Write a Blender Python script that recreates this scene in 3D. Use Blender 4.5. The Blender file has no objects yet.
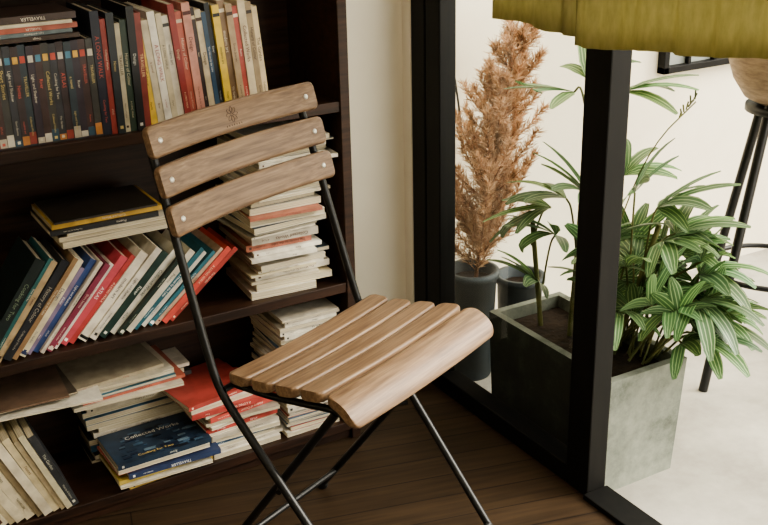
import bpy, bmesh, math, random
from mathutils import Vector, Matrix, Quaternion
random.seed(7)
R = random.random
def U(a,b): return a+(b-a)*random.random()
def hexc(h):
    h=h.lstrip('#'); o=[]
    for i in (0,2,4):
        c=int(h[i:i+2],16)/255
        o.append(c/12.92 if c<=.04045 else ((c+.055)/1.055)**2.4)
    return (o[0],o[1],o[2],1)
col_scene=bpy.context.scene.collection

# ------------------------------------------------------------ materials
def mat(name, base=(.5,.5,.5,1), rough=.5, metal=0, spec=.5):
    m=bpy.data.materials.new(name); m.use_nodes=True
    b=m.node_tree.nodes['Principled BSDF']
    b.inputs['Base Color'].default_value=base
    b.inputs['Roughness'].default_value=rough
    b.inputs['Metallic'].default_value=metal
    b.inputs['Specular IOR Level'].default_value=spec
    return m,m.node_tree,b
def noise_ramp(nt, b, stops, scale=5, stretch=(1,1,1), detail=6, coord='Object', rough=.6, bump=0, bdist=.01, rot=(0,0,0), dist=0):
    N=nt.nodes; L=nt.links
    tc=N.new('ShaderNodeTexCoord'); mp=N.new('ShaderNodeMapping')
    mp.inputs['Scale'].default_value=stretch; mp.inputs['Rotation'].default_value=rot
    n=N.new('ShaderNodeTexNoise'); n.inputs['Scale'].default_value=scale; n.inputs['Detail'].default_value=detail
    n.inputs['Roughness'].default_value=rough; n.inputs['Distortion'].default_value=dist
    r=N.new('ShaderNodeValToRGB')
    L.new(tc.outputs[coord],mp.inputs[0]); L.new(mp.outputs[0],n.inputs['Vector']); L.new(n.outputs['Fac'],r.inputs[0])
    e=r.color_ramp.elements
    e[0].position,e[0].color=stops[0]; e[1].position,e[1].color=stops[-1]
    for p,c in stops[1:-1]:
        x=e.new(p); x.color=c
    L.new(r.outputs[0],b.inputs['Base Color'])
    if bump:
        bp=N.new('ShaderNodeBump'); bp.inputs['Strength'].default_value=bump; bp.inputs['Distance'].default_value=bdist
        L.new(n.outputs['Fac'],bp.inputs['Height']); L.new(bp.outputs[0],b.inputs['Normal'])
    return n,r,mp

m_wall,nt,b=mat('wall_paint',rough=.8); noise_ramp(nt,b,[(.3,hexc('e6dfcb')),(.7,hexc('eee7d5'))],scale=4,bump=.1,bdist=.003)
m_ext,nt,b=mat('exterior_render',rough=.9); noise_ramp(nt,b,[(.3,hexc('dfd7c2')),(.7,hexc('eae3d0'))],scale=3,bump=.2,bdist=.004)
m_shelf,nt,b=mat('dark_stained_wood',rough=.45,spec=.35); noise_ramp(nt,b,[(.3,hexc('1b110c')),(.7,hexc('402a1e'))],scale=6,stretch=(1,8,14),bump=.05,bdist=.002)
m_slat,nt,b=mat('oiled_slat_wood',rough=.36)
noise_ramp(nt,b,[(.28,hexc('5f4a39')),(.5,hexc('7f664f')),(.72,hexc('988066'))],scale=5,stretch=(1.6,34,34),detail=8,bump=.10,bdist=.001,dist=.3)
m_black,nt,b=mat('black_painted_metal',hexc('0c0d0e'),rough=.4)
m_frame,nt,b=mat('black_door_frame',rough=.6,spec=.25); noise_ramp(nt,b,[(.3,hexc('070707')),(.75,hexc('12110f'))],scale=8,stretch=(6,6,.6))
m_steel,nt,b=mat('screw_steel',hexc('e0e0da'),rough=.3,metal=.5)
m_print,nt,b=mat('stamp_print',hexc('4f3d30'),rough=.6)
m_floor,nt,b=mat('dark_floor_boards',rough=.5,spec=.3)
N=nt.nodes;L=nt.links
tc=N.new('ShaderNodeTexCoord');br=N.new('ShaderNodeTexBrick');br.offset=.37
br.inputs['Scale'].default_value=1;br.inputs['Brick Width'].default_value=1.1;br.inputs['Row Height'].default_value=.075
br.inputs['Mortar Size'].default_value=.0015;br.inputs['Color1'].default_value=hexc('3c2e20');br.inputs['Color2'].default_value=hexc('483828');br.inputs['Mortar'].default_value=hexc('17100b')
mp=N.new('ShaderNodeMapping');mp.inputs['Rotation'].default_value=(0,0,math.radians(14))
L.new(tc.outputs['Object'],mp.inputs[0]);L.new(mp.outputs[0],br.inputs['Vector'])
mp2=N.new('ShaderNodeMapping');mp2.inputs['Scale'].default_value=(1.5,26,1);n=N.new('ShaderNodeTexNoise');n.inputs['Scale'].default_value=3;n.inputs['Detail'].default_value=6
L.new(mp.outputs[0],mp2.inputs[0]);L.new(mp2.outputs[0],n.inputs['Vector'])
mx=N.new('ShaderNodeMix');mx.data_type='RGBA';mx.blend_type='MULTIPLY';mx.inputs[0].default_value=.8
rr=N.new('ShaderNodeValToRGB');rr.color_ramp.elements[0].position=.3;rr.color_ramp.elements[0].color=(.35,.35,.35,1);rr.color_ramp.elements[1].position=.7
L.new(n.outputs['Fac'],rr.inputs[0]);L.new(br.outputs['Color'],mx.inputs[6]);L.new(rr.outputs[0],mx.inputs[7]);L.new(mx.outputs[2],b.inputs['Base Color'])
m_conc,nt,b=mat('concrete_slab',rough=.75); noise_ramp(nt,b,[(.3,hexc('8a867d')),(.5,hexc('a5a197')),(.7,hexc('b9b5aa'))],scale=5,detail=10,rough=.65,bump=.1,bdist=.004)
m_planter,nt,b=mat('weathered_cement',rough=.85); noise_ramp(nt,b,[(.3,hexc('454a41')),(.48,hexc('757a70')),(.7,hexc('94988c'))],scale=8,detail=12,rough=.75,bump=.3,bdist=.004)
m_shade_side,nt,b=mat('shade_toned_cement',rough=.9); noise_ramp(nt,b,[(.3,hexc('1c201c')),(.55,hexc('2e332d')),(.75,hexc('4a4f46'))],scale=6,detail=10,rough=.7,bump=.25,bdist=.004)  # darker cement: shade on the trough's glass-side face, put into its colour
m_soil,nt,b=mat('soil',rough=1); noise_ramp(nt,b,[(.3,hexc('1a130d')),(.7,hexc('3a2c20'))],scale=40,bump=.6,bdist=.01)
m_pot,nt,b=mat('slate_glazed_pot',rough=.55); noise_ramp(nt,b,[(.3,hexc('222b30')),(.7,hexc('38444b'))],scale=9)
m_beige,nt,b=mat('woven_shell',rough=.6); noise_ramp(nt,b,[(.35,hexc('86705e')),(.65,hexc('a8917b'))],scale=30,stretch=(1,1,4),bump=.3,bdist=.004)
m_curt,nt,b=mat('ochre_cotton',rough=.9); noise_ramp(nt,b,[(.3,hexc('9d9864')),(.7,hexc('bbb684'))],scale=90,stretch=(1,1,.35),bump=.4,bdist=.002)
N=nt.nodes;L=nt.links;tr=N.new('ShaderNodeBsdfTranslucent');tr.inputs[0].default_value=hexc('c4bd8a');ms=N.new('ShaderNodeMixShader');ms.inputs[0].default_value=.3
L.new(b.outputs[0],ms.inputs[1]);L.new(tr.outputs[0],ms.inputs[2]);L.new(ms.outputs[0],N['Material Output'].inputs[0])
m_leaf,nt,b=mat('striped_palm_leaf',rough=.38)
N=nt.nodes;L=nt.links
uv=N.new('ShaderNodeUVMap');uv.uv_map='UVMap';sp=N.new('ShaderNodeSeparateXYZ');L.new(uv.outputs[0],sp.inputs[0])
ml=N.new('ShaderNodeMath');ml.operation='MULTIPLY';ml.inputs[1].default_value=25.1;L.new(sp.outputs[0],ml.inputs[0])
sn=N.new('ShaderNodeMath');sn.operation='SINE';L.new(ml.outputs[0],sn.inputs[0])
r=N.new('ShaderNodeValToRGB');e=r.color_ramp.elements;e[0].position=.2;e[0].color=hexc('405f3a');e[1].position=.98;e[1].color=hexc('879d70')
x=e.new(.65);x.color=hexc('507045')
L.new(sn.outputs[0],r.inputs[0])
ca=N.new('ShaderNodeVertexColor');ca.layer_name='Col'
mx=N.new('ShaderNodeMix');mx.data_type='RGBA';mx.blend_type='MULTIPLY';mx.inputs[0].default_value=1
L.new(r.outputs[0],mx.inputs[6]);L.new(ca.outputs[0],mx.inputs[7]);L.new(mx.outputs[2],b.inputs['Base Color'])
tr=N.new('ShaderNodeBsdfTranslucent');L.new(mx.outputs[2],tr.inputs[0]);ms=N.new('ShaderNodeMixShader');ms.inputs[0].default_value=.3
L.new(b.outputs[0],ms.inputs[1]);L.new(tr.outputs[0],ms.inputs[2]);L.new(ms.outputs[0],N['Material Output'].inputs[0])
m_stem,nt,b=mat('palm_cane',rough=.7); noise_ramp(nt,b,[(.3,hexc('3d4a25')),(.7,hexc('6d6a3c'))],scale=30)
def attr_mat(name,rough,sat=.9):
    m,nt,b=mat(name,rough=rough)
    ca=nt.nodes.new('ShaderNodeVertexColor');ca.layer_name='Col'
    nz=nt.nodes.new('ShaderNodeTexNoise');nz.inputs['Scale'].default_value=35;nz.inputs['Detail'].default_value=4
    tc=nt.nodes.new('ShaderNodeTexCoord');nt.links.new(tc.outputs['Object'],nz.inputs['Vector'])
    rp=nt.nodes.new('ShaderNodeValToRGB');rp.color_ramp.elements[0].position=.3;rp.color_ramp.elements[0].color=(.7,.68,.66,1);rp.color_ramp.elements[1].position=.6
    nt.links.new(nz.outputs['Fac'],rp.inputs[0])
    mx=nt.nodes.new('ShaderNodeMix');mx.data_type='RGBA';mx.blend_type='MULTIPLY';mx.inputs[0].default_value=1
    nt.links.new(ca.outputs[0],mx.inputs[6]);nt.links.new(rp.outputs[0],mx.inputs[7])
    hs=nt.nodes.new('ShaderNodeHueSaturation');hs.inputs['Saturation'].default_value=sat
    nt.links.new(mx.outputs[2],hs.inputs['Color']);nt.links.new(hs.outputs[0],b.inputs['Base Color'])
    return m
m_cover=attr_mat('printed_cover',.4)
m_dry=attr_mat('dried_foliage',.9,.85)
nt=m_dry.node_tree;N=nt.nodes;L=nt.links;b=N['Principled BSDF'];tr=N.new('ShaderNodeBsdfTranslucent');L.new(b.inputs['Base Color'].links[0].from_socket,tr.inputs[0])
ms=N.new('ShaderNodeMixShader');ms.inputs[0].default_value=.4;L.new(b.outputs[0],ms.inputs[1]);L.new(tr.outputs[0],ms.inputs[2]);L.new(ms.outputs[0],N['Material Output'].inputs[0])
m_page,nt,b=mat('page_block',rough=.9)
N=nt.nodes;L=nt.links;uv=N.new('ShaderNodeUVMap');uv.uv_map='UVMap';n=N.new('ShaderNodeTexNoise');n.noise_dimensions='3D';n.inputs['Scale'].default_value=700;n.inputs['Detail'].default_value=2
mp=N.new('ShaderNodeMapping');mp.inputs['Scale'].default_value=(1,.004,1);L.new(uv.outputs[0],mp.inputs[0]);L.new(mp.outputs[0],n.inputs['Vector'])
r=N.new('ShaderNodeValToRGB');r.color_ramp.elements[0].position=.35;r.color_ramp.elements[0].color=hexc('9c8f74');r.color_ramp.elements[1].position=.6;r.color_ramp.elements[1].color=hexc('d8cfb8')
L.new(n.outputs['Fac'],r.inputs[0]);L.new(r.outputs[0],b.inputs['Base Color'])
m_glass=bpy.data.materials.new('window_glass');m_glass.use_nodes=True;nt=m_glass.node_tree;N=nt.nodes;L=nt.links
N.remove(N['Principled BSDF']);t=N.new('ShaderNodeBsdfTransparent');t.inputs[0].default_value=(.92,.94,.93,1)
g=N.new('ShaderNodeBsdfGlossy');g.inputs['Roughness'].default_value=.03
lw=N.new('ShaderNodeLayerWeight');lw.inputs['Blend'].default_value=.5
pw=N.new('ShaderNodeMath');pw.operation='POWER';pw.inputs[1].default_value=4;ad=N.new('ShaderNodeMath');ad.operation='MULTIPLY_ADD';ad.inputs[1].default_value=.6;ad.inputs[2].default_value=.05
L.new(lw.outputs['Facing'],pw.inputs[0]);L.new(pw.outputs[0],ad.inputs[0])
ms=N.new('ShaderNodeMixShader');L.new(ad.outputs[0],ms.inputs[0]);L.new(t.outputs[0],ms.inputs[1]);L.new(g.outputs[0],ms.inputs[2]);L.new(ms.outputs[0],N['Material Output'].inputs[0])
m_darkpane,nt,b=mat('dark_pane',hexc('8f948f'),rough=.2)
m_fill_housing,nt,b=mat('fill_housing_opal',(.9,.88,.82,1),rough=.4)  # housing of the added fill light

# ------------------------------------------------------------ mesh builder
class MB:
    def __init__(s): s.v=[];s.uv=[];s.f=[];s.c=[];s.m=[];s.s=[]
    def add(s,vs,fs,col=(1,1,1,1),mi=0,smooth=False,uvs=None,M=None):
        o=len(s.v)
        for i,v in enumerate(vs):
            s.v.append((M@Vector(v)) if M is not None else Vector(v)); s.uv.append(uvs[i] if uvs else (0,0))
        for f in fs:
            s.f.append([o+i for i in f]);s.c.append(col);s.m.append(mi);s.s.append(smooth)
    def box(s,x0,x1,y0,y1,z0,z1,col=(1,1,1,1),mi=0,M=None):
        vs=[(x,y,z) for z in (z0,z1) for y in (y0,y1) for x in (x0,x1)]
        uvs=[(v[0],v[2]) for v in vs]
        s.add(vs,[(0,2,3,1),(4,5,7,6),(0,1,5,4),(2,6,7,3),(0,4,6,2),(1,3,7,5)],col,mi,False,uvs,M)
    def tube(s,pts,r,n=8,col=(1,1,1,1),mi=0,cap=True,M=None):
        pts=[Vector(p) for p in pts];vs=[];prev=None
        for i,p in enumerate(pts):
            d=(pts[min(i+1,len(pts)-1)]-pts[max(i-1,0)]).normalized()
            if prev is None:
                a=d.orthogonal().normalized()
            else: a=(prev-d*prev.dot(d)).normalized()
            prev=a;bb=d.cross(a);rr=r[i] if isinstance(r,(list,tuple)) else r
            for k in range(n):
                t=2*math.pi*k/n;vs.append(p+(a*math.cos(t)+bb*math.sin(t))*rr)
        fs=[(i*n+k,i*n+(k+1)%n,(i+1)*n+(k+1)%n,(i+1)*n+k) for i in range(len(pts)-1) for k in range(n)]
        s.add(vs,fs,col,mi,True,None,M)
        if cap:
            s.add(vs[:n],[tuple(range(n))[::-1]],col,mi,False,None,M); s.add(vs[-n:],[tuple(range(n))],col,mi,False,None,M)
    def lathe(s,prof,c,n=32,col=(1,1,1,1),mi=0):
        vs=[]
        for r_,z in prof:
            for k in range(n):
                t=2*math.pi*k/n;vs.append((c[0]+r_*math.cos(t),c[1]+r_*math.sin(t),c[2]+z))
        fs=[(i*n+k,i*n+(k+1)%n,(i+1)*n+(k+1)%n,(i+1)*n+k) for i in range(len(prof)-1) for k in range(n)]
        s.add(vs,fs,col,mi,True)
    def obj(s,name,mats,parent=None,bevel=0):
        me=bpy.data.meshes.new(name);me.from_pydata([tuple(v) for v in s.v],[],s.f)
        me.uv_layers.new(name='UVMap');me.color_attributes.new('Col','FLOAT_COLOR','CORNER')
        uvf=[];cf=[]
        for f,c in zip(s.f,s.c):
            for vi in f: uvf.extend(s.uv[vi]);cf.extend(c)
        me.uv_layers['UVMap'].data.foreach_set('uv',uvf)
        me.color_attributes['Col'].data.foreach_set('color',cf)
        me.polygons.foreach_set('material_index',s.m);me.polygons.foreach_set('use_smooth',s.s)
        for m in mats: me.materials.append(m)
        me.update()
        o=bpy.data.objects.new(name,me);col_scene.objects.link(o)
        if parent: o.parent=parent
        if bevel:
            bm=o.modifiers.new('bevel','BEVEL');bm.width=bevel;bm.segments=2;bm.limit_method='ANGLE'
        return o
def empty(name,loc=(0,0,0),rz=0):
    e=bpy.data.objects.new(name,None);e.location=loc;e.rotation_euler=(0,0,rz);col_scene.objects.link(e);e.empty_display_size=.1;return e
def simple_box(name,x0,x1,y0,y1,z0,z1,m,bevel=0,parent=None):
    M=MB();M.box(x0,x1,y0,y1,z0,z1);return M.obj(name,[m],parent,bevel)

# ------------------------------------------------------------ room shell
XD=1.30
simple_box('floor',-1.9,1.36,-1.9,2.14,-.1,0,m_floor)
simple_box('ceiling',-1.9,1.42,-1.9,2.30,2.5,2.6,m_wall)
simple_box('wall_back',-1.9,1.36,2.14,2.30,-.1,2.5,m_wall)
simple_box('wall_left',-2.0,-1.9,-1.9,2.30,-.1,2.5,m_wall)
simple_box('wall_front',-1.9,1.36,-2.0,-1.9,-.1,2.5,m_wall)
simple_box('wall_right',1.28,1.40,-1.9,-1.55,-.1,2.5,m_wall)
simple_box('wall_right.001',1.28,1.40,-1.55,2.14,2.12,2.5,m_wall)
simple_box('floor_balcony',1.36,4.6,-2.6,2.30,-.2,-.05,m_conc)
M=MB();M.box(1.36,4.6,2.30,2.42,-.2,2.9);M.obj('wall_balcony',[m_ext])
simple_box('parapet_wall',4.5,4.6,-2.6,2.30,-.05,.85,m_ext)
door=empty('door_1')
M=MB()
M.box(XD,XD+.05,2.048,2.105,0,2.12);M.box(XD,XD+.045,1.985,2.043,0,2.12)
M.box(XD,XD+.05,1.43,1.50,0,2.06)
M.box(XD,XD+.05,1.50,1.985,.0,.045);M.box(XD,XD+.045,1.50,1.985,2.0,2.06)
M.box(XD-.01,XD+.06,-1.55,2.138,2.06,2.12)
M.obj('fixed_leaf_frame',[m_frame],door,.003)
simple_box('trim_1',XD-.002,XD+.05,2.105,2.14,0,2.06,m_wall)
M=MB();y0,y1,z0,z1=1.495,1.99,.04,2.005;M.add([(XD+.022,y0,z0),(XD+.022,y1,z0),(XD+.022,y1,z1),(XD+.022,y0,z1)],[(0,1,2,3)]);M.obj('fixed_leaf_glass',[m_glass],door)
M=MB();M.box(XD-.01,XD+.055,-1.55,1.43,0,.012);M.obj('threshold',[m_frame],door,.002)
M=MB();M.tube([(XD,1.465,1.0),(XD-.035,1.465,1.0),(XD-.035,1.465,1.16),(XD,1.465,1.16)],.008);M.obj('pull_handle',[m_black],door)
d2=empty('door_2')
M=MB()
for y in (-1.55,-.75,0.0): M.box(XD,XD+.05,y,y+.06,.012,2.06)
M.box(XD,XD+.05,-1.49,0,.012,.06);M.box(XD,XD+.05,-1.49,0,2.0,2.06);M.obj('sliding_leaf_frame',[m_frame],d2,.003)
M=MB()
for a,b_ in ((-1.495,-.745),(-.695,.005)): M.add([(XD+.022,a,.055),(XD+.022,b_,.055),(XD+.022,b_,2.005),(XD+.022,a,2.005)],[(0,1,2,3)])
M.obj('sliding_leaf_glass',[m_glass],d2)
simple_box('baseboard_back',1.05,XD-.002,2.128,2.14,0,.07,m_shelf,.002)
w=empty('window_1')
M=MB();x0,x1,z0,z1=2.27,2.80,.625,1.35
M.box(x0,x1,2.27,2.30,z0,z0+.02);M.box(x0,x1,2.27,2.30,z1-.03,z1);M.box(x0,x0+.02,2.27,2.30,z0,z1);M.box(x1-.02,x1,2.27,2.30,z0,z1)
for i in range(1,5):
    x=x0+(x1-x0)*i/5;M.box(x-.006,x+.006,2.275,2.29,z0,z1)
M.obj('window_bars',[m_frame],w,.002)
M=MB();M.box(x0+.02,x1-.02,2.292,2.2999,z0+.02,z1-.02);M.obj('window_pane',[m_darkpane],w)

# ------------------------------------------------------------ bookshelf
BX0,BX1,BY0,BY1=-.22,1.025,1.90,2.138
Z3,Z2,Z1,Z0=.045,.389,.790,1.19
TH=.022
M=MB()
M.box(BX0,BX0+.022,BY0,BY1,0,1.62);M.box(BX1-.022,BX1,BY0,BY1,0,1.62)
M.box(BX0+.022,BX1-.022,BY1-.008,BY1,0,1.62)
for z in (Z3,Z2,Z1,Z0,1.62): M.box(BX0+.022,BX1-.022,BY0+.003,BY1-.008,z-TH,z)
M.box(BX0+.022,BX1-.022,BY0+.012,BY0+.03,0,Z3-TH)
M.obj('bookshelf',[m_shelf],None,.0015)

WORDS=['Poems','The Garden','ATLAS','a novel','History of Colour','Cooking for Two','A LONG WALK','Design','modern art','Short Stories','River','TRAVELLER','Collected Works','The House by the Lake','Notes','Light and Shadow']
TXT=[]
for wd in WORDS:
    cu=bpy.data.curves.new('t','FONT');cu.body=wd;cu.size=1;cu.resolution_u=2;cu.align_x='CENTER';cu.align_y='CENTER'
    o=bpy.data.objects.new('t',cu);col_scene.objects.link(o)
    bpy.context.view_layer.update()
    me=o.evaluated_get(bpy.context.evaluated_depsgraph_get()).to_mesh()
    vs=[v.co.copy() for v in me.vertices];fs=[tuple(p.vertices) for p in me.polygons]
    xs=[v.x for v in vs];TXT.append((vs,fs,max(xs)-min(xs)))
    o.evaluated_get(bpy.context.evaluated_depsgraph_get()).to_mesh_clear()
    bpy.data.objects.remove(o);bpy.data.curves.remove(cu)
def text_on(M,Mx,pos,run,up,size,maxlen,col,idx=None):
    vs,fs,wd=TXT[random.randrange(len(TXT)) if idx is None else idx]
    s=min(size,maxlen/wd);run=Vector(run);up=Vector(up);pos=Vector(pos)
    M.add([pos+run*v.x*s+up*v.y*s for v in vs],fs,col,0,False,None,Mx)
CREAM=hexc('e0d8c4')
def book(M,Mx,t,h,d,c,flip=False,txt=None,band=None,hard=True):
    k=.0022 if hard else .0009
    e=.003 if hard else 0.0004
    M.box(0,k,0,d,0,h,c,0,Mx);M.box(t-k,t,0,d,0,h,c,0,Mx)
    ys=d-k if flip else 0
    M.box(k,t-k,ys,ys+k,0,h,c,0,Mx)
    M.box(k,t-k,(e if flip else k),(d-k if flip else d-e),e,h-e,CREAM,1,Mx)
    if not flip:
        if band:
            bc,a0,a1=band;M.box(.0004,t-.0004,-.0005,.001,h*a0,h*a1,bc,0,Mx)
        if txt:
            a=U(.5,.75)
            text_on(M,Mx,(t/2,-.0011,h*U(.55,.66)),(0,0,-1),(1,0,0),min(t*a,.011),h*.55,txt)
            if R()<.7: text_on(M,Mx,(t/2,-.0011,h*.2),(0,0,-1),(1,0,0),min(t*.38,.006),h*.2,txt)
            if R()<.35: M.box(t*.3,t*.7,-.0006,.001,h*.04,h*.04+t*.4,txt,0,Mx)
def T(x,y,z): return Matrix.Translation((x,y,z))
def RY(a): return Matrix.Rotation(a,4,'Y')
def RZ(a): return Matrix.Rotation(a,4,'Z')
W=hexc('e8e2d4')
M=MB()
x=.215
for c in ('1e5a8a','3f7a44','2f6fa0','3a8a8a','2a62a8'):
    book(M,T(x,1.915,Z1),.0125,U(.19,.21),.14,hexc(c),txt=W);x+=.0130
x=.335-.0131*4
ser=['40424a','463c40','3a4852','403844','4e3c3c','4a4a48']
for i in range(18):
    y=1.918+U(0,.004)
    book(M,T(x,y,Z1),.0128,.178+U(-.002,.002),.13,hexc(ser[i%6]),txt=hexc(['e0dac8','d85844','e0ca80'][i%3]),band=(hexc(['d8d2c4','a84034','3a5a70','c8c0b0','c8843c'][(i*2)%5]),.02,.08+.03*(i%3)));
    M.box(x+.002,x+.0108,y-.0008,y+.001,Z1+.148,Z1+.160,hexc(['c8422c','d8d2c4','4a8aaa','e0b040'][i%4]),0)
    x+=.0131
zz=Z1+.182
for (tt,hh,c,xx) in ((.008,.19,'4a3a32',.31),(.007,.16,'6a7a80',.33),(.009,.18,'b85a40',.32),(.006,.18,'d8cfb8',.31),(.012,.19,'4a3832',.31)):
    book(M,T(xx,1.93,zz+tt)@RZ(U(-.04,.04))@RY(math.pi/2),tt,hh,.13,hexc(c),txt=W,hard=False);zz+=tt+.0005
for c,t,h,tc in (('232838',.016,.225,'c04a3a'),('9a3228',.010,.21,'e0d4b8'),('2a3238',.014,.22,'d8c070'),('c8bfa4',.010,.20,'402a20'),('33463a',.012,.205,'d0c8a8'),('222426',.014,.228,'d8d8d0'),('8a3226',.012,.215,'e8c090')):
    book(M,T(x,1.912+U(0,.008),Z1),t,h,.15,hexc(c),txt=hexc(tc));x+=t+.0006
ang=math.radians(-4.5)
for c,t,h,tc in (('e2be30',.014,.208,'222222'),('d8cfb6',.013,.20,'6a3020'),('e8e4da',.014,.215,'a02a22'),('cfc4a8',.011,.21,'333333'),('e4dfd0',.013,.205,'3a3a3a'),
        ('9a2622',.012,.225,'e8d8b0'),('c5604c',.012,.21,'efe0c8'),('d09080',.016,.225,'5a2018'),('3a2a28',.008,.215,'d0c0a0'),('d6c6a6',.012,.21,'4a3020'),('2c5070',.009,.205,'e0e0e0'),
        ('222a30',.010,.22,'c8c8c0'),('e2c026',.014,.215,'2a2a2a'),('8f7458',.014,.222,'e8e0d0'),('b49a78',.013,.215,'4a3020'),('b8402e',.010,.21,'f0e0d0'),('d8c8a8',.015,.22,'6a2a22'),('a08a68',.012,.215,'3a2a22'),('d0bc94',.013,.205,'3a2a22')):
    book(M,T(x,1.912+U(0,.008),Z1)@RY(ang+U(-.008,.004)),t,h,.15,hexc(c),txt=hexc(tc),hard=t>.014,band=((hexc(tc),.90,.93) if R()<.4 else None));x+=t/math.cos(ang)+.0006
M.obj('books',[m_cover,m_page])

M=MB()
def lean(M,x,t,h,d,c,a,y,**k):
    book(M,T(x,y,Z2)@RY(a)@T(-t,0,0),t,h,d,c,**k)
Lb=[('1c2a2a',.020,.23,'8a9a80'),('2c6a6a',.009,.225,'e8e0d0'),('b9a27c',.012,.22,'4a3020'),('282c34',.016,.22,'b8b0a0'),('9a7a54',.009,.225,'e0d8c0'),
 ('e0d6b4',.014,.215,'2a3a6a'),('8a7a9a',.009,.20,'ffffff'),('2a4a8a',.012,.205,'f0f0f0'),('d8cfc0',.007,.205,'303030'),('8a2a4a',.011,.20,'f0e0d0'),('e8e0d8',.010,.20,'b02a2a'),('c83a4e',.015,.205,'ffffff'),
 ('b82c2c',.011,.205,'ffe8d0'),('e6dfce',.018,.215,'222222'),('dcd6c8',.014,.215,'2a2a2a'),('1e3a34',.014,.21,'e8e8e0'),('e2ddce',.016,.21,'26463a'),('20342e',.008,.205,'e0e0d0'),
 ('d8d2c0',.014,.205,'3a3a3a'),('1e6474',.010,.205,'ffffff'),('dcd8cc',.013,.20,'1e5a7a'),('2a6f80',.009,.20,'ffffff'),('c8a890',.008,.20,'803020'),('d23a26',.012,.20,'ffe0c0'),('a82a1e',.010,.20,'ffe0c0')]
x=.225
n=len(Lb)
for i,(c,t,h,tc) in enumerate(Lb):
    a=math.radians(36+15*i/(n-1)+U(-.8,.8))
    x+=t/math.cos(a)*.93
    lean(M,x,t,h+U(-.008,.004),.14,hexc(c),a,1.912+U(0,.014),txt=hexc(tc),hard=(i%3==0),band=((hexc(tc),.02,.05) if i%4==1 else None))
zz=.583
for tt,hh,dd,c,xx,fl in ((.012,.21,.16,'cfc8b6',.42,True),(.010,.22,.16,'a89f8c',.415,True),(.006,.20,.16,'ddd6c6',.43,True),(.010,.21,.15,'26282c',.40,False),(.010,.215,.15,'c8a024',.405,False),(.004,.20,.15,'3a342c',.41,False)):
    book(M,T(xx,1.925+U(0,.01),zz+tt)@RZ(U(-.03,.05))@RY(math.pi/2),tt,hh,dd,hexc(c),flip=fl,txt=W if not fl else None,hard=False);zz+=tt+.0004
zz=Z2+.0005;i=0
while zz<.735:
    tt=random.choice([.004,.006,.009,.012,.014,.005,.008,.016]);hh=U(.145,.175)
    c=random.choice(['e6e0d0','d8d0bc','efeadc','cfc8b8','e2dccc','b8b0a0','b86a50','4a5560','e8e2d6','ddd4c0','d8cba8'])
    fl=R()<.65
    xx=.80+U(-.014,.014) if zz<.6 else .815+U(-.008,.012)
    book(M,T(xx,1.912+U(0,.025),zz+tt)@RZ(U(-.08,.08))@RY(math.pi/2),tt,hh,.17,hexc(c),flip=fl,txt=hexc('5a3a30') if not fl else None,hard=False)
    zz+=tt+.0008;i+=1
M.obj('books',[m_cover,m_page])

M=MB()
x=.20
for i,(c,t,h,tc) in enumerate((('c9bd9e',.014,.20,'5a4a30'),('ddd3b8',.022,.21,'5a3020'),('b8aa8a',.012,.20,'3a3a2a'),('d8cdb0',.018,.205,'6a3a20'),('d0c4a6',.020,.20,'444030'),('8a7a5c',.012,.20,'e0d8c0'),('d6ccb4',.018,.195,'3a3020'),('c6b894',.014,.20,'5a3a20'),('a89878',.01,.19,'5a3a20'),('d0c8a8',.012,.2,'5a3a20'),('3a3c40',.014,.19,'d0d0c0'))):
    a=math.radians(-26+i*.6)
    book(M,T(x,1.905+U(0,.01),Z3)@RY(a),t,h,.15,hexc(c),txt=hexc(tc) if i%3==1 else None,hard=False);x+=t/math.cos(a)*.98
def stack(M,x,y,z,items,jit=.06):
    for tt,hh,dd,c,fl,tc,dx,rz in items:
        Mx=T(x+dx,y+U(0,.01),z+tt)@RZ(rz+U(-jit,jit)*.4)@RY(math.pi/2)
        book(M,Mx,tt,hh,dd,hexc(c),flip=fl,txt=hexc(tc) if tc and not fl else None,hard=False)
        z+=tt+.0006
    return z,Mx
z,Mx=stack(M,.46,1.897,Z3,[(.010,.19,.13,'c8a848',False,'303030',.02,.06),(.006,.20,.13,'e2dccb',True,None,.0,-.03),(.009,.20,.13,'c8b048',False,'222222',.0,.05),(.012,.20,.13,'2e4068',False,'ffffff',.02,-.04),(.005,.20,.13,'b04a3a',False,'ffffff',.0,.06),
  (.009,.20,.13,'dcd5c4',True,None,.0,.02),(.012,.205,.135,'22384f',False,'e0e0d0',.0,.03)])
cz=z+.0003
CM=T(.565,1.96,cz)@RZ(.03)
for k in range(60):
    u_,v_=U(-.085,.085),U(-.055,.05);s_=U(.003,.012);M.box(u_-s_,u_+s_,v_-s_*.4,v_+s_*.4,0,.0002+.00001*k,hexc(random.choice(['16233a','1e3044','3c5a74','141c2a','5a7284'])),0,CM)
text_on(M,CM,(0,.032,.0016),(1,0,0),(0,1,0),.024,.12,W,12)
text_on(M,CM,(-.02,-.045,.0016),(1,0,0),(0,1,0),.011,.08,hexc('e0c060'),5)
its=[]
for i in range(17): its.append((random.choice([.008,.012,.014,.010]),U(.20,.225),.09,random.choice(['d8d0bc','e4dccb','b85a3a','2f6080','c8bfa8','3a3a3c','e2d6b8']),R()<.5,'3a3020',U(-.01,.02),U(-.02,.02)))
z=Z3;y=2.035
for t_ in its:
    if z+t_[0]>.236: break
    z,_=stack(M,.445,y,z,[t_],0)
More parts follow.
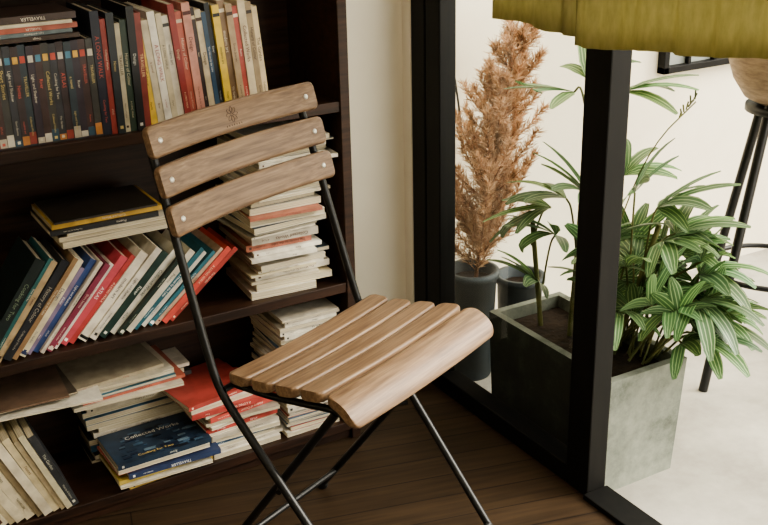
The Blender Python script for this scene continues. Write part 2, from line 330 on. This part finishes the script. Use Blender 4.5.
z,Mx=stack(M,.40,1.945,z+.001,[(.008,.23,.17,'d0c8b4',True,None,0,-.05),(.007,.22,.17,'b85a40',False,'3a3020',.02,.04),(.006,.23,.17,'2f6a80',True,None,-.01,.02),(.010,.22,.17,'d8cfba',True,None,.0,.08),(.006,.22,.17,'c8bfa8',True,None,-.03,-.05),(.007,.22,.17,'a89c84',False,'8a3020',-.02,.1)])
z,Mx=stack(M,.19,1.925,.262,[(.005,.25,.19,'b8ad98',False,None,0,.14),(.004,.23,.18,'e6e0d0',True,None,.03,-.1),(.005,.24,.18,'6a4c3a',False,None,-.02,.2),(.004,.22,.18,'5a5044',True,None,.0,.05),(.004,.23,.18,'7a6250',False,None,-.03,-.08)])
z,Mx=stack(M,.672,1.915,Z3,[(.012,.16,.17,'e6e0d2',True,None,0,0),(.007,.16,.17,'c8c0b0',False,'303030',.01,.04),(.009,.15,.17,'e8e4d8',True,None,0,.03),(.006,.16,.17,'3a5a78',False,'ffffff',-.01,.02),(.010,.16,.17,'e0dac8',True,None,0,-.05),(.008,.16,.17,'b8b0a0',False,'303030',0,.05),
   (.006,.17,.17,'e8e0d4',True,None,-.01,.08),(.010,.17,.17,'c23a2a',False,'ffffff',-.01,.04),(.007,.165,.17,'ece6da',True,None,0,.14),(.008,.17,.17,'a8a090',True,None,-.01,-.07),(.012,.17,.17,'c83c2c',False,'ffe8d8',.0,.11),(.006,.17,.17,'e8e0d4',True,None,-.01,.2),(.012,.17,.16,'b8342a',False,'ffe8d8',-.04,.0),(.010,.165,.16,'e0d8c8',True,None,-.04,.07),(.010,.17,.16,'a83428',False,'ffe8d8',-.045,.15)])
its=[]
for i in range(32):
    its.append((random.choice([.005,.010,.014,.007,.008]),U(.12,.14),.17,random.choice(['e8e2d4','d8d0bf','ece6da','c9c0ae','4c6a80','a8503f','e2dccb']),R()<.7,'3a3a3a',U(-.006,.008),U(-.05,.05)))
tot=0;sel=[]
for t_ in its:
    if tot+t_[0]>.285: break
    tot+=t_[0]+.0006;sel.append(t_)
stack(M,.85,1.915,Z3,sel)
M.obj('books',[m_cover,m_page])

# ------------------------------------------------------------ folding chair
CH=empty('folding_chair',(.813,1.484,0),math.radians(23))
def slat(M,hl,w,th,fn,r=.018,N=44):
    xs=[]
    for i in range(9): xs.append(-hl+r*(1-math.cos(math.pi/2*i/8)))
    for i in range(1,N): xs.append(-hl+r+(2*hl-2*r)*i/N)
    for i in range(9): xs.append(hl-r+r*math.sin(math.pi/2*i/8))
    vs=[];K=0;rb=min(th*.45,.004);NS=11
    for x in xs:
        dd=max(0,abs(x)-(hl-r));hw=w-r+math.sqrt(max(0,r*r-dd*dd))
        hw=max(hw,.004)
        sec=[]
        for k in range(NS):
            sec.append((-hw+rb+(2*hw-2*rb)*k/(NS-1),th))
        sec+= [(hw-rb*.3,th-rb*.3),(hw,th-rb),(hw,rb),(hw-rb*.3,rb*.3)]
        for k in range(NS): sec.append((hw-rb-(2*hw-2*rb)*k/(NS-1),0))
        sec+= [(-hw+rb*.3,rb*.3),(-hw,rb),(-hw,th-rb),(-hw+rb*.3,th-rb*.3)]
        K=len(sec)
        for s_,n_ in sec: vs.append(fn(x,s_,n_))
    fs=[(i*K+k,(i+1)*K+k,(i+1)*K+(k+1)%K,i*K+(k+1)%K) for i in range(len(xs)-1) for k in range(K)]
    M.add(vs,fs,smooth=True)
    M.add(vs[:K],[tuple(range(K))]);M.add(vs[-K:],[tuple(range(K))[::-1]])
YB=.141
side=[(-.03,.434),(0,.434),(.05,.436),(.10,.442),(.15,.450),(.19,.457),(.22,.461),(.238,.460),(.252,.453),(.263,.441),(.270,.424),(.273,.400),(.274,.37)]
def chaik(p,n=3):
    for _ in range(n):
        o=[p[0]]
        for a,b_ in zip(p,p[1:]): o+=[(a[0]*.75+b_[0]*.25,a[1]*.75+b_[1]*.25),(a[0]*.25+b_[0]*.75,a[1]*.25+b_[1]*.75)]
        o.append(p[-1]);p=o
    return p
side=chaik(side);acc=[-.03]
for a,b_ in zip(side,side[1:]): acc.append(acc[-1]+math.hypot(b_[0]-a[0],b_[1]-a[1]))
def profpt(q):
    q=max(acc[0],min(acc[-1],q))
    for i in range(len(acc)-1):
        if q<=acc[i+1]+1e-9:
            t=(q-acc[i])/max(1e-9,acc[i+1]-acc[i]);a=side[i];b_=side[i+1]
            return Vector((0,YB-(a[0]+(b_[0]-a[0])*t),a[1]+(b_[1]-a[1])*t))
    return Vector((0,YB-side[-1][0],side[-1][1]))
def profn(q):
    d=profpt(q+.004)-profpt(q-.004);d.normalize()
    n=Vector((0,d.z,-d.y))
    return n if (n.z-n.y*.5)>0 else -n
M=MB()
for a,b_,hl in ((0,.046,.203),(.053,.102,.204),(.109,.158,.205),(.165,.214,.206),(.221,.283,.209)):
    mid=(a+b_)/2;hw=(b_-a)/2
    def fn(x,s_,n_,mid=mid):
        p=profpt(mid+s_)+profn(mid+s_)*n_
        p.x=x+.003;p.z-=.006*(1-(x/.2)**2);return p
    slat(M,hl,hw,.019 if a<.2 else .017,fn,r=.015 if a>.2 else .011)
M.obj('seat_slats',[m_slat],CH)
top=Vector((-.020,.276,.865));bot=Vector((-.014,.165,.455));rd=(top-bot).normalized();rd.x=0;rd.normalize();rn=Vector((0,-rd.z,rd.y))
def railpt(z): return bot+(top-bot)*((z-bot.z)/(top.z-bot.z))
BOW=.018;HB=.2045
M=MB();scr=MB()
for zc in (.708,.772,.836):
    c0=railpt(zc)
    def fn(x,s_,n_,c0=c0):
        p=c0+rd*s_+rn*(n_+.010);p.x+=x;p.y+=BOW*(1-(x/HB)**2);return p
    slat(M,HB,.0265,.015,fn,r=.008)
    for sx in (-.181,.181):
        p=fn(sx,0,.0152)
        q=rn.to_track_quat('Z','Y').to_matrix().to_4x4();Mx=Matrix.Translation(p)@q
        scr.lathe([(0,.0022),(.003,.002),(.0048,.0008),(.005,-.001)],(0,0,0),16)
        k=16*4
        for i in range(len(scr.v)-k,len(scr.v)): scr.v[i]=Mx@scr.v[i]
M.obj('back_slats',[m_slat],CH)
scr.obj('slat_screws',[m_steel],CH)
M=MB();c0=railpt(.839)
for k in range(8):
    a=k*math.pi/4
    pts=[]
    for j in range(13):
        t=2*math.pi*j/12;lx=.008+.006*math.cos(t);ly=.0028*math.sin(t)
        px=lx*math.cos(a)-ly*math.sin(a);pz=lx*math.sin(a)+ly*math.cos(a)
        p=c0+rd*(pz)+rn*(.0253);p.x+=px;p.y+=BOW*(1-(px/HB)**2);pts.append(p)
    M.tube(pts,.0004,4)
for i in range(7):
    X=-.018+i*.006;p=c0-rd*.020+rn*.0253
    q0=p.copy();q0.x+=X;q0.y+=BOW*(1-(X/HB)**2);q1=q0+rd*.003;M.tube([q0,q1],.0005,4)
M.obj('stamped_mark',[m_print],CH)
def smooth_path(pts,n=3):
    pts=[Vector(p) for p in pts]
    for _ in range(n):
        o=[pts[0]]
        for a,b_ in zip(pts,pts[1:]): o+= [a.lerp(b_,.25),a.lerp(b_,.75)]
        o.append(pts[-1]);pts=o
    return pts
M=MB()
for sx,X,XF in ((-1,-.211,-.192),(1,.184,.158)):
    T0=railpt(.856)
    M.tube(smooth_path([(T0.x+.184*sx,T0.y+.004,.856),(T0.x+.185*sx,T0.y-.002,.84),(X,.168,.47),(X,.150,.425),(X,.12,.385),(XF,-.205,.008)],3),.0076,10)
M.tube([(-.193,-.165,.06),(.160,-.165,.06)],.006,8)
M.obj('long_legs',[m_black],CH)
M=MB()
for sx in (-1,1):
    X=-.185 if sx<0 else .162;XF=-.165 if sx<0 else .145
    M.tube(smooth_path([(X,.136,.425),(X,.06,.426),(X,-.04,.439),(X,-.09,.446),(X,-.108,.434)],2),.0065,8)
    M.tube([(X,-.085,.440),(XF,.240,.008)],.0075,10)
    M.tube([(X-.006*sx,.051,.256),((-.204 if sx<0 else .175),.035,.256)],.005,8)
M.tube([(-.167,.202,.055),(.148,.202,.055)],.006,8)
M.tube([(-.211,.140,.425),(.184,.140,.425)],.006,8)
M.tube([(-.185,-.085,.438),(.162,-.085,.438)],.005,8)
M.obj('rear_legs_and_seat_rails',[m_black],CH)
M=MB()
for X in (-.192,.158): M.tube([(X,-.203,.011),(X,-.207,.0)],.011,10)
for X in (-.165,.145): M.tube([(X,.238,.011),(X,.242,.0)],.011,10)
M.obj('foot_caps',[m_black],CH)

# ------------------------------------------------------------ curtain
C=empty('ochre_curtain')
def cloth(y0,y1,zb0,zb1,zt,x,ph):
    M=MB();n=int((y1-y0)/.006);m=24;vs=[]
    for i in range(n+1):
        y=y0+(y1-y0)*i/n;zb=zb0+(zb1-zb0)*i/n
        for j in range(m+1):
            f=j/m;z=zb+(zt-zb)*f
            vs.append((x+.006*math.sin(y*62+ph+math.sin(y*21)*1.2)*(1.1-.4*f)+.002*math.sin(y*150+f*3),y,z+.002*math.sin(y*31+ph)*(1-f)))
    fs=[(i*(m+1)+j,(i+1)*(m+1)+j,(i+1)*(m+1)+j+1,i*(m+1)+j+1) for i in range(n) for j in range(m)]
    M.add(vs,fs,smooth=True);return M
for k,(a,b_,z0_,z1_,x_) in enumerate(((.70,1.455,1.015,.942,1.232),(1.44,1.705,.955,.960,1.247))):
    M=cloth(a,b_,z0_,z1_,1.99,x_,k*1.3);o=M.obj('cloth_panel_%d'%(k+1),[m_curt],C)
    so=o.modifiers.new('s','SOLIDIFY');so.thickness=.0012
M=MB();M.tube([(1.24,.64,1.995),(1.24,1.76,1.995)],.008,10);M.tube([(1.24,.66,1.995),(1.29,.66,1.995)],.006);M.tube([(1.24,1.74,1.995),(1.30,1.74,1.995)],.006)
M.obj('curtain_rod',[m_black],C)

# ------------------------------------------------------------ plants outside
def ribbon(M,base,d,up,Ln,Wd,droop,col,fold=.25,seg=7):
    p=Vector(base);d=Vector(d).normalized();side=d.cross(Vector(up))
    if side.length<.05: side=d.orthogonal()
    side.normalize();vs=[];uvs=[]
    for i in range(seg+1):
        s=i/seg
        w=Wd*.5*min(1,(s*3.2+.12))*(1-max(0,s-.62)**1.6*3.2)
        w=max(w,.0008)
        nrm=side.cross(d).normalized()
        for k,u in ((-1,0),(0,.5),(1,1)):
            vs.append(p+side*w*k+nrm*(abs(k)*w*fold));uvs.append((u,s))
        p=p+d*(Ln/seg)
        d=(d+Vector((0,0,-1))*droop/seg).normalized()
    vs=[Vector((max(v.x,1.362),v.y,max(v.z,-.04))) for v in vs]
    fs=[]
    for i in range(seg):
        a=i*3;fs+=[(a,a+1,a+4,a+3),(a+1,a+2,a+5,a+4)]
    M.add(vs,fs,col,0,True,uvs)
PL=empty('potted_lady_palm')
M=MB()
px0,px1,py0,py1,pz0,pz1=1.385,1.60,1.468,1.90,-.05,.228
t=.014;tw=.018
o_=[(px0+.004,py0+t*.5),(px1-t,py0+t*.5),(px1-t,py1-t),(px0+.004,py1-t)]
O_=[(px0,py0),(px1,py0),(px1,py1),(px0,py1)]
I_=[(px0+tw,py0+tw),(px1-tw,py0+tw),(px1-tw,py1-tw),(px0+tw,py1-tw)]
vs=[(x,y,pz0) for x,y in o_]+[(x,y,pz1) for x,y in O_]+[(x,y,pz1) for x,y in I_]+[(x,y,pz1-.05) for x,y in I_]
M.add(vs,[(3,2,1,0)])
for a in (0,4,8):
    for k in range(4):
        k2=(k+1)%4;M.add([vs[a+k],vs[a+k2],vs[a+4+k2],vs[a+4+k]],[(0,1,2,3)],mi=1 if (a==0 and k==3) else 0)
M.obj('cement_trough',[m_planter,m_shade_side],PL)
M=MB();M.box(px0+.019,px1-.019,py0+.019,py1-.019,pz1-.07,pz1-.03);M.obj('soil',[m_soil],PL)
LF=MB();ST=MB()
def fan(hub,dirv,n,spread,Ln,Wd,droop=.9,root=None):
    hub=Vector(hub);d=Vector(dirv).normalized()
    up=Vector((0,0,1)); side=d.cross(up).normalized();nn=side.cross(d).normalized()
    for i in range(n):
        a=(i/(n-1)-.5)*spread if n>1 else 0
        dd=(d*math.cos(a)+side*math.sin(a)+nn*U(-.18,.28)).normalized()
        g=U(.7,1.7);c=(min(1.8,g*U(.95,1.2)),min(1.7,g),min(1.7,g*U(.85,1.2)),1)
        ribbon(LF,hub,dd,nn,Ln*U(.75,1.15)*(1-.25*abs(a)/max(spread,.1)),Wd*U(.95,1.25),droop*U(.4,1.0),c)
    if root is not None:
        root=Vector(root);mid=root.lerp(hub,.55)+Vector((0,0,.04));pp=smooth_path([root,mid,hub],2)
        ST.tube(pp,[.0035]+[.0026]*(len(pp)-1),6)
canes=[((1.50,1.74,.19),(1.52,1.74,.74)),((1.53,1.62,.19),(1.60,1.58,.50)),((1.48,1.82,.19),(1.46,1.84,.46)),((1.55,1.54,.19),(1.66,1.50,.36))]
for a,b_ in canes: ST.tube(smooth_path([a,Vector(a).lerp(Vector(b_),.5)+Vector((U(-.01,.01),U(-.01,.01),0)),b_],2),.006,8)
fans=[
 ((1.50,1.76,.77),(-.6,-.05,.15),4,1.0,.22,.028,.4,(1.52,1.74,.72)),
 ((1.58,1.70,.77),(.7,-.6,.25),5,1.5,.17,.028,.7,(1.52,1.74,.72)),
 ((1.55,1.78,.79),(.6,.5,.4),4,1.4,.15,.026,.8,(1.52,1.74,.72)),
 ((1.49,1.76,.53),(-.4,.4,.2),5,1.6,.17,.030,.9,(1.51,1.74,.40)),
 ((1.48,1.80,.50),(-.5,.3,-.1),5,1.5,.16,.030,1.,(1.46,1.84,.40)),
 ((1.50,1.70,.55),(-.5,.1,.5),5,1.6,.16,.030,1.,(1.51,1.74,.42)),
 ((1.48,1.78,.44),(-.5,.0,.3),6,2.0,.15,.028,1.1,(1.48,1.82,.30)),
 ((1.48,1.84,.30),(-.4,.0,.5),5,1.8,.14,.028,1.2,(1.48,1.82,.21)),
 ((1.61,1.60,.53),(.5,-.5,.6),6,2.0,.17,.032,1.0,(1.58,1.60,.40)),
 ((1.63,1.56,.48),(.8,-.2,.35),6,2.2,.18,.032,1.2,(1.58,1.60,.36)),
 ((1.57,1.54,.48),(.1,-.8,.5),6,2.2,.16,.030,1.2,(1.58,1.60,.34)),
 ((1.67,1.62,.42),(.9,.1,.3),6,2.2,.18,.032,1.3,(1.58,1.60,.30)),
 ((1.65,1.50,.40),(.7,-.6,.3),7,2.4,.17,.032,1.4,(1.64,1.50,.30)),
 ((1.60,1.46,.36),(.1,-.9,.2),6,2.2,.16,.030,1.5,(1.62,1.51,.26)),
 ((1.73,1.56,.34),(.9,-.3,.2),6,2.2,.15,.030,1.5,(1.64,1.52,.28)),
 ((1.55,1.48,.34),(-.2,-.8,.3),5,2.0,.15,.028,1.6,(1.56,1.55,.24)),
 ((1.61,1.66,.38),(.8,.4,.4),6,2.2,.18,.030,1.2,(1.56,1.60,.24)),
 ((1.69,1.48,.29),(.8,-.5,.1),6,2.2,.15,.028,1.5,(1.64,1.50,.26)),
 ((1.48,1.56,.33),(-.5,-.5,.3),5,1.9,.13,.026,1.4,(1.53,1.60,.22)),
 ((1.50,1.68,.42),(.2,-.7,.6),6,2.2,.18,.030,1.2,(1.51,1.74,.30)),
 ((1.60,1.70,.58),(.8,.2,.5),5,1.8,.16,.030,.9,(1.52,1.74,.45)),
 ((1.58,1.64,.56),(.2,-.4,.8),6,2.4,.15,.028,1.0,(1.56,1.62,.40)),
 ((1.56,1.45,.28),(.2,-.6,.3),5,2.4,.12,.028,1.6,(1.56,1.52,.22)),
 ((1.62,1.44,.27),(.5,-.6,.2),6,2.4,.13,.028,1.7,(1.58,1.52,.22)),
]
for h,d,n,s_,l,w_,dr,rt in fans: fan(h,d,n,s_,l,w_,dr,rt)
for k in range(30):
    h=(U(1.50,1.74),U(1.45,1.74),U(.26,.44));d=(h[0]-1.55+U(-.3,.3),h[1]-1.68+U(-.2,.1),U(.1,.9))
    fan(h,d,random.choice([4,5,6]),2.1,U(.10,.16),.027,1.3,(U(1.5,1.58),U(1.52,1.7),.21))
LF.obj('palm_leaves',[m_leaf],PL);ST.obj('palm_canes',[m_stem],PL)
M=MB();M.tube(smooth_path([(1.52,1.70,.21),(1.56,1.66,.5),(1.62,1.64,.66),(1.72,1.62,.745)],2),.0016,5)
for k in range(8):
    M.tube([(1.68+.006*k,1.625,.715+.005*k),(1.68+.006*k+U(-.01,.01),1.625+U(-.01,.01),.728+.006*k)],.002,5)
M.obj('flower_twig',[m_stem],PL)

def pot(c,r0,r1,h):
    M=MB();M.lathe([(0,0),(r0,0),(r0+.003,.006),(r1,h-.02),(r1+.006,h-.018),(r1+.006,h),(r1-.006,h),(r1-.01,h-.03),(0,h-.03)],c,36)
    return M
D=empty('dried_cypress_in_pot')
c=(1.474,2.10,-.05);pot(c,.050,.064,.30).obj('tall_pot',[m_pot],D)
M=MB();M.lathe([(0,.272),(.054,.272)],c,24);M.obj('soil',[m_soil],D)
M=MB();base=Vector((1.485,2.10,.21));tip=Vector((1.640,2.13,.845))
cols=['d4a678','c49768','ab8058','dcb68e','c89e70']
def plume(M,p0,p1,bow,rad,n,ln0=.012,ln1=.026):
    p0=Vector(p0);p1=Vector(p1);mid=p0.lerp(p1,.5)+Vector(bow)
    def P(t): return p0.lerp(mid,t).lerp(mid.lerp(p1,t),t)
    M.tube([P(i/8) for i in range(9)],[.0020*(1-i/10) for i in range(9)],4,hexc('9a6c46'))
    for i in range(n):
        t=.05+.95*(i/n);p=P(t);ax=(P(min(1,t+.02))-P(max(0,t-.02))).normalized()
        a=U(0,6.28);o=ax.orthogonal().normalized();o.rotate(Quaternion(ax,a))
        rr=rad*(1-t*.7)*U(.4,1.2)
        d=(o*1.0+ax*U(.6,1.5)+Vector((0,0,.3))).normalized()
        col=hexc(random.choice(cols));e=p+d*rr*1.4
        for k in range(6):
            s=(k+.5)/6;q=p.lerp(e,s);nd=(d+Vector((U(-1,1),U(-1,1),U(-.6,1)))*.8).normalized()
            sd=nd.orthogonal().normalized();sd.rotate(Quaternion(nd,U(0,6)));ln=U(ln0,ln1)
            M.add([q-sd*.0014,q+sd*.0014,q+nd*ln],[(0,1,2)],col,0)
        sd=d.orthogonal().normalized()
        M.add([p-sd*.001,p+sd*.001,e],[(0,1,2)],col,0)
def TP(t): return base.lerp(tip,t)+Vector((-.018*math.sin(t*3.14),0,0))
M.tube([TP(i/12) for i in range(13)],[.006*(1-i/14) for i in range(13)],6,hexc('7a5438'))
for k in range(96):
    t=.03+.93*(k/95)+U(-.02,.02);t=max(.02,min(.97,t));p=TP(t);a=k*2.4+U(-.4,.4)
    L_=(.25*(1-t)**.8+.035)*U(.55,1.15)
    el=math.radians(U(36,66));d=Vector((math.cos(a)*math.cos(el),math.sin(a)*math.cos(el)*.75,math.sin(el)))
    e=p+d*L_
    plume(M,p,e,Vector((d.x,d.y,0))*.035,.026,int(24+L_*190))
M.v=[Vector((max(v.x,1.372),min(v.y,2.29),v.z)) for v in M.v]
M.obj('dried_branches',[m_dry],D)
P2=empty('plant_pot');c2=(1.607,2.07,-.05);pot(c2,.048,.060,.265).obj('pot_body',[m_pot],P2)
M=MB();M.lathe([(0,.237),(.050,.237)],c2,24);M.obj('soil',[m_soil],P2)
M=MB();M.tube(smooth_path([(1.49,2.285,1.5),(1.50,2.285,1.1),(1.525,2.285,.8),(1.56,2.285,.62),(1.57,2.285,.5)],3),.003,6);M.obj('hanging_cable',[m_black])

# ------------------------------------------------------------ bar stool
S=empty('bar_stool');sc=Vector((2.13,1.71,-.05))
M=MB();M.lathe([(0,.715),(.07,.718),(.105,.735),(.135,.78),(.155,.84),(.163,.90),(.157,.902),(.145,.85),(.12,.79),(.08,.765),(0,.76)],sc,36);M.obj('bucket_seat',[m_beige],S)
M=MB()
for k in range(4):
    a=math.radians(184+90*k);u=Vector((math.cos(a),math.sin(a),0))
    M.tube([sc+u*.07+Vector((0,0,.722)),sc+u*.215],.012,10)
pts=[sc+Vector((math.cos(t*math.pi/18)*.155,math.sin(t*math.pi/18)*.155,.29)) for t in range(37)]
M.tube(pts,.007,8);M.lathe([(0,.70),(.10,.70),(.10,.716),(0,.716)],sc,24)
M.obj('stool_legs',[m_black],S)

# ------------------------------------------------------------ light
wd=bpy.data.worlds.new('World');bpy.context.scene.world=wd;wd.use_nodes=True
nt=wd.node_tree;bg=nt.nodes['Background']
sky=nt.nodes.new('ShaderNodeTexSky');sky.sky_type='HOSEK_WILKIE';sky.turbidity=8;sky.sun_direction=Vector((.6,-.5,.62)).normalized()
mx=nt.nodes.new('ShaderNodeMix');mx.data_type='RGBA';mx.inputs[0].default_value=.9;mx.inputs[7].default_value=(1.0,.945,.83,1)
nt.links.new(sky.outputs[0],mx.inputs[6]);nt.links.new(mx.outputs[2],bg.inputs[0]);bg.inputs[1].default_value=4.2
sun=bpy.data.lights.new('sun','SUN');sun.energy=3.4;sun.angle=math.radians(25);sun.color=(1,.93,.80)
so=bpy.data.objects.new('sun',sun);col_scene.objects.link(so);so.rotation_euler=Vector((-.75,.45,-.62)).to_track_quat('-Z','Y').to_euler()
for nm,yc,sy in (('doorway_portal',.72,1.4),('window_portal',-.75,1.5)):
    al=bpy.data.lights.new(nm,'AREA');al.shape='RECTANGLE';al.size=2.05;al.size_y=sy;al.cycles.is_portal=True
    ao=bpy.data.objects.new(nm,al);col_scene.objects.link(ao);ao.location=(1.40,yc,1.05);ao.rotation_euler=Vector((-1,0,0)).to_track_quat('-Z','Y').to_euler()
lm=empty('added_fill',(.1,.2,0))  # unseen overhead fill light and housing, added to brighten the interior
M=MB();M.lathe([(0,2.41),(.12,2.42),(.17,2.45),(.18,2.5)],(0,0,0),32);M.obj('fill_housing',[m_fill_housing],lm)
al=bpy.data.lights.new('fill_light','AREA');al.shape='DISK';al.size=.5;al.energy=16;al.color=(1,.9,.76)
ao=bpy.data.objects.new('fill_light',al);col_scene.objects.link(ao);ao.parent=lm;ao.location=(0,0,2.40)

# ------------------------------------------------------------ camera
cam=bpy.data.cameras.new('camera');co=bpy.data.objects.new('camera',cam);col_scene.objects.link(co)
cam.sensor_width=36;cam.lens=1070/768*36;cam.clip_start=.02
p=math.radians(21.7);r=math.radians(1.34)
Fw=Vector((.5,.8660,0));Rw=Vector((.8660,-.5,0));Zv=Vector((0,0,1))
fwd=Fw*math.cos(p)-Zv*math.sin(p);up0=Fw*math.sin(p)+Zv*math.cos(p)
cr=Rw*math.cos(r)-up0*math.sin(r);cu=up0*math.cos(r)+Rw*math.sin(r)
m3=Matrix((cr,cu,-fwd)).transposed();co.matrix_world=Matrix.Translation((0,0,1.29))@m3.to_4x4()
bpy.context.scene.camera=co
vs=bpy.context.scene.view_settings
vs.view_transform='AgX';vs.look='AgX - Medium High Contrast';vs.exposure=.42
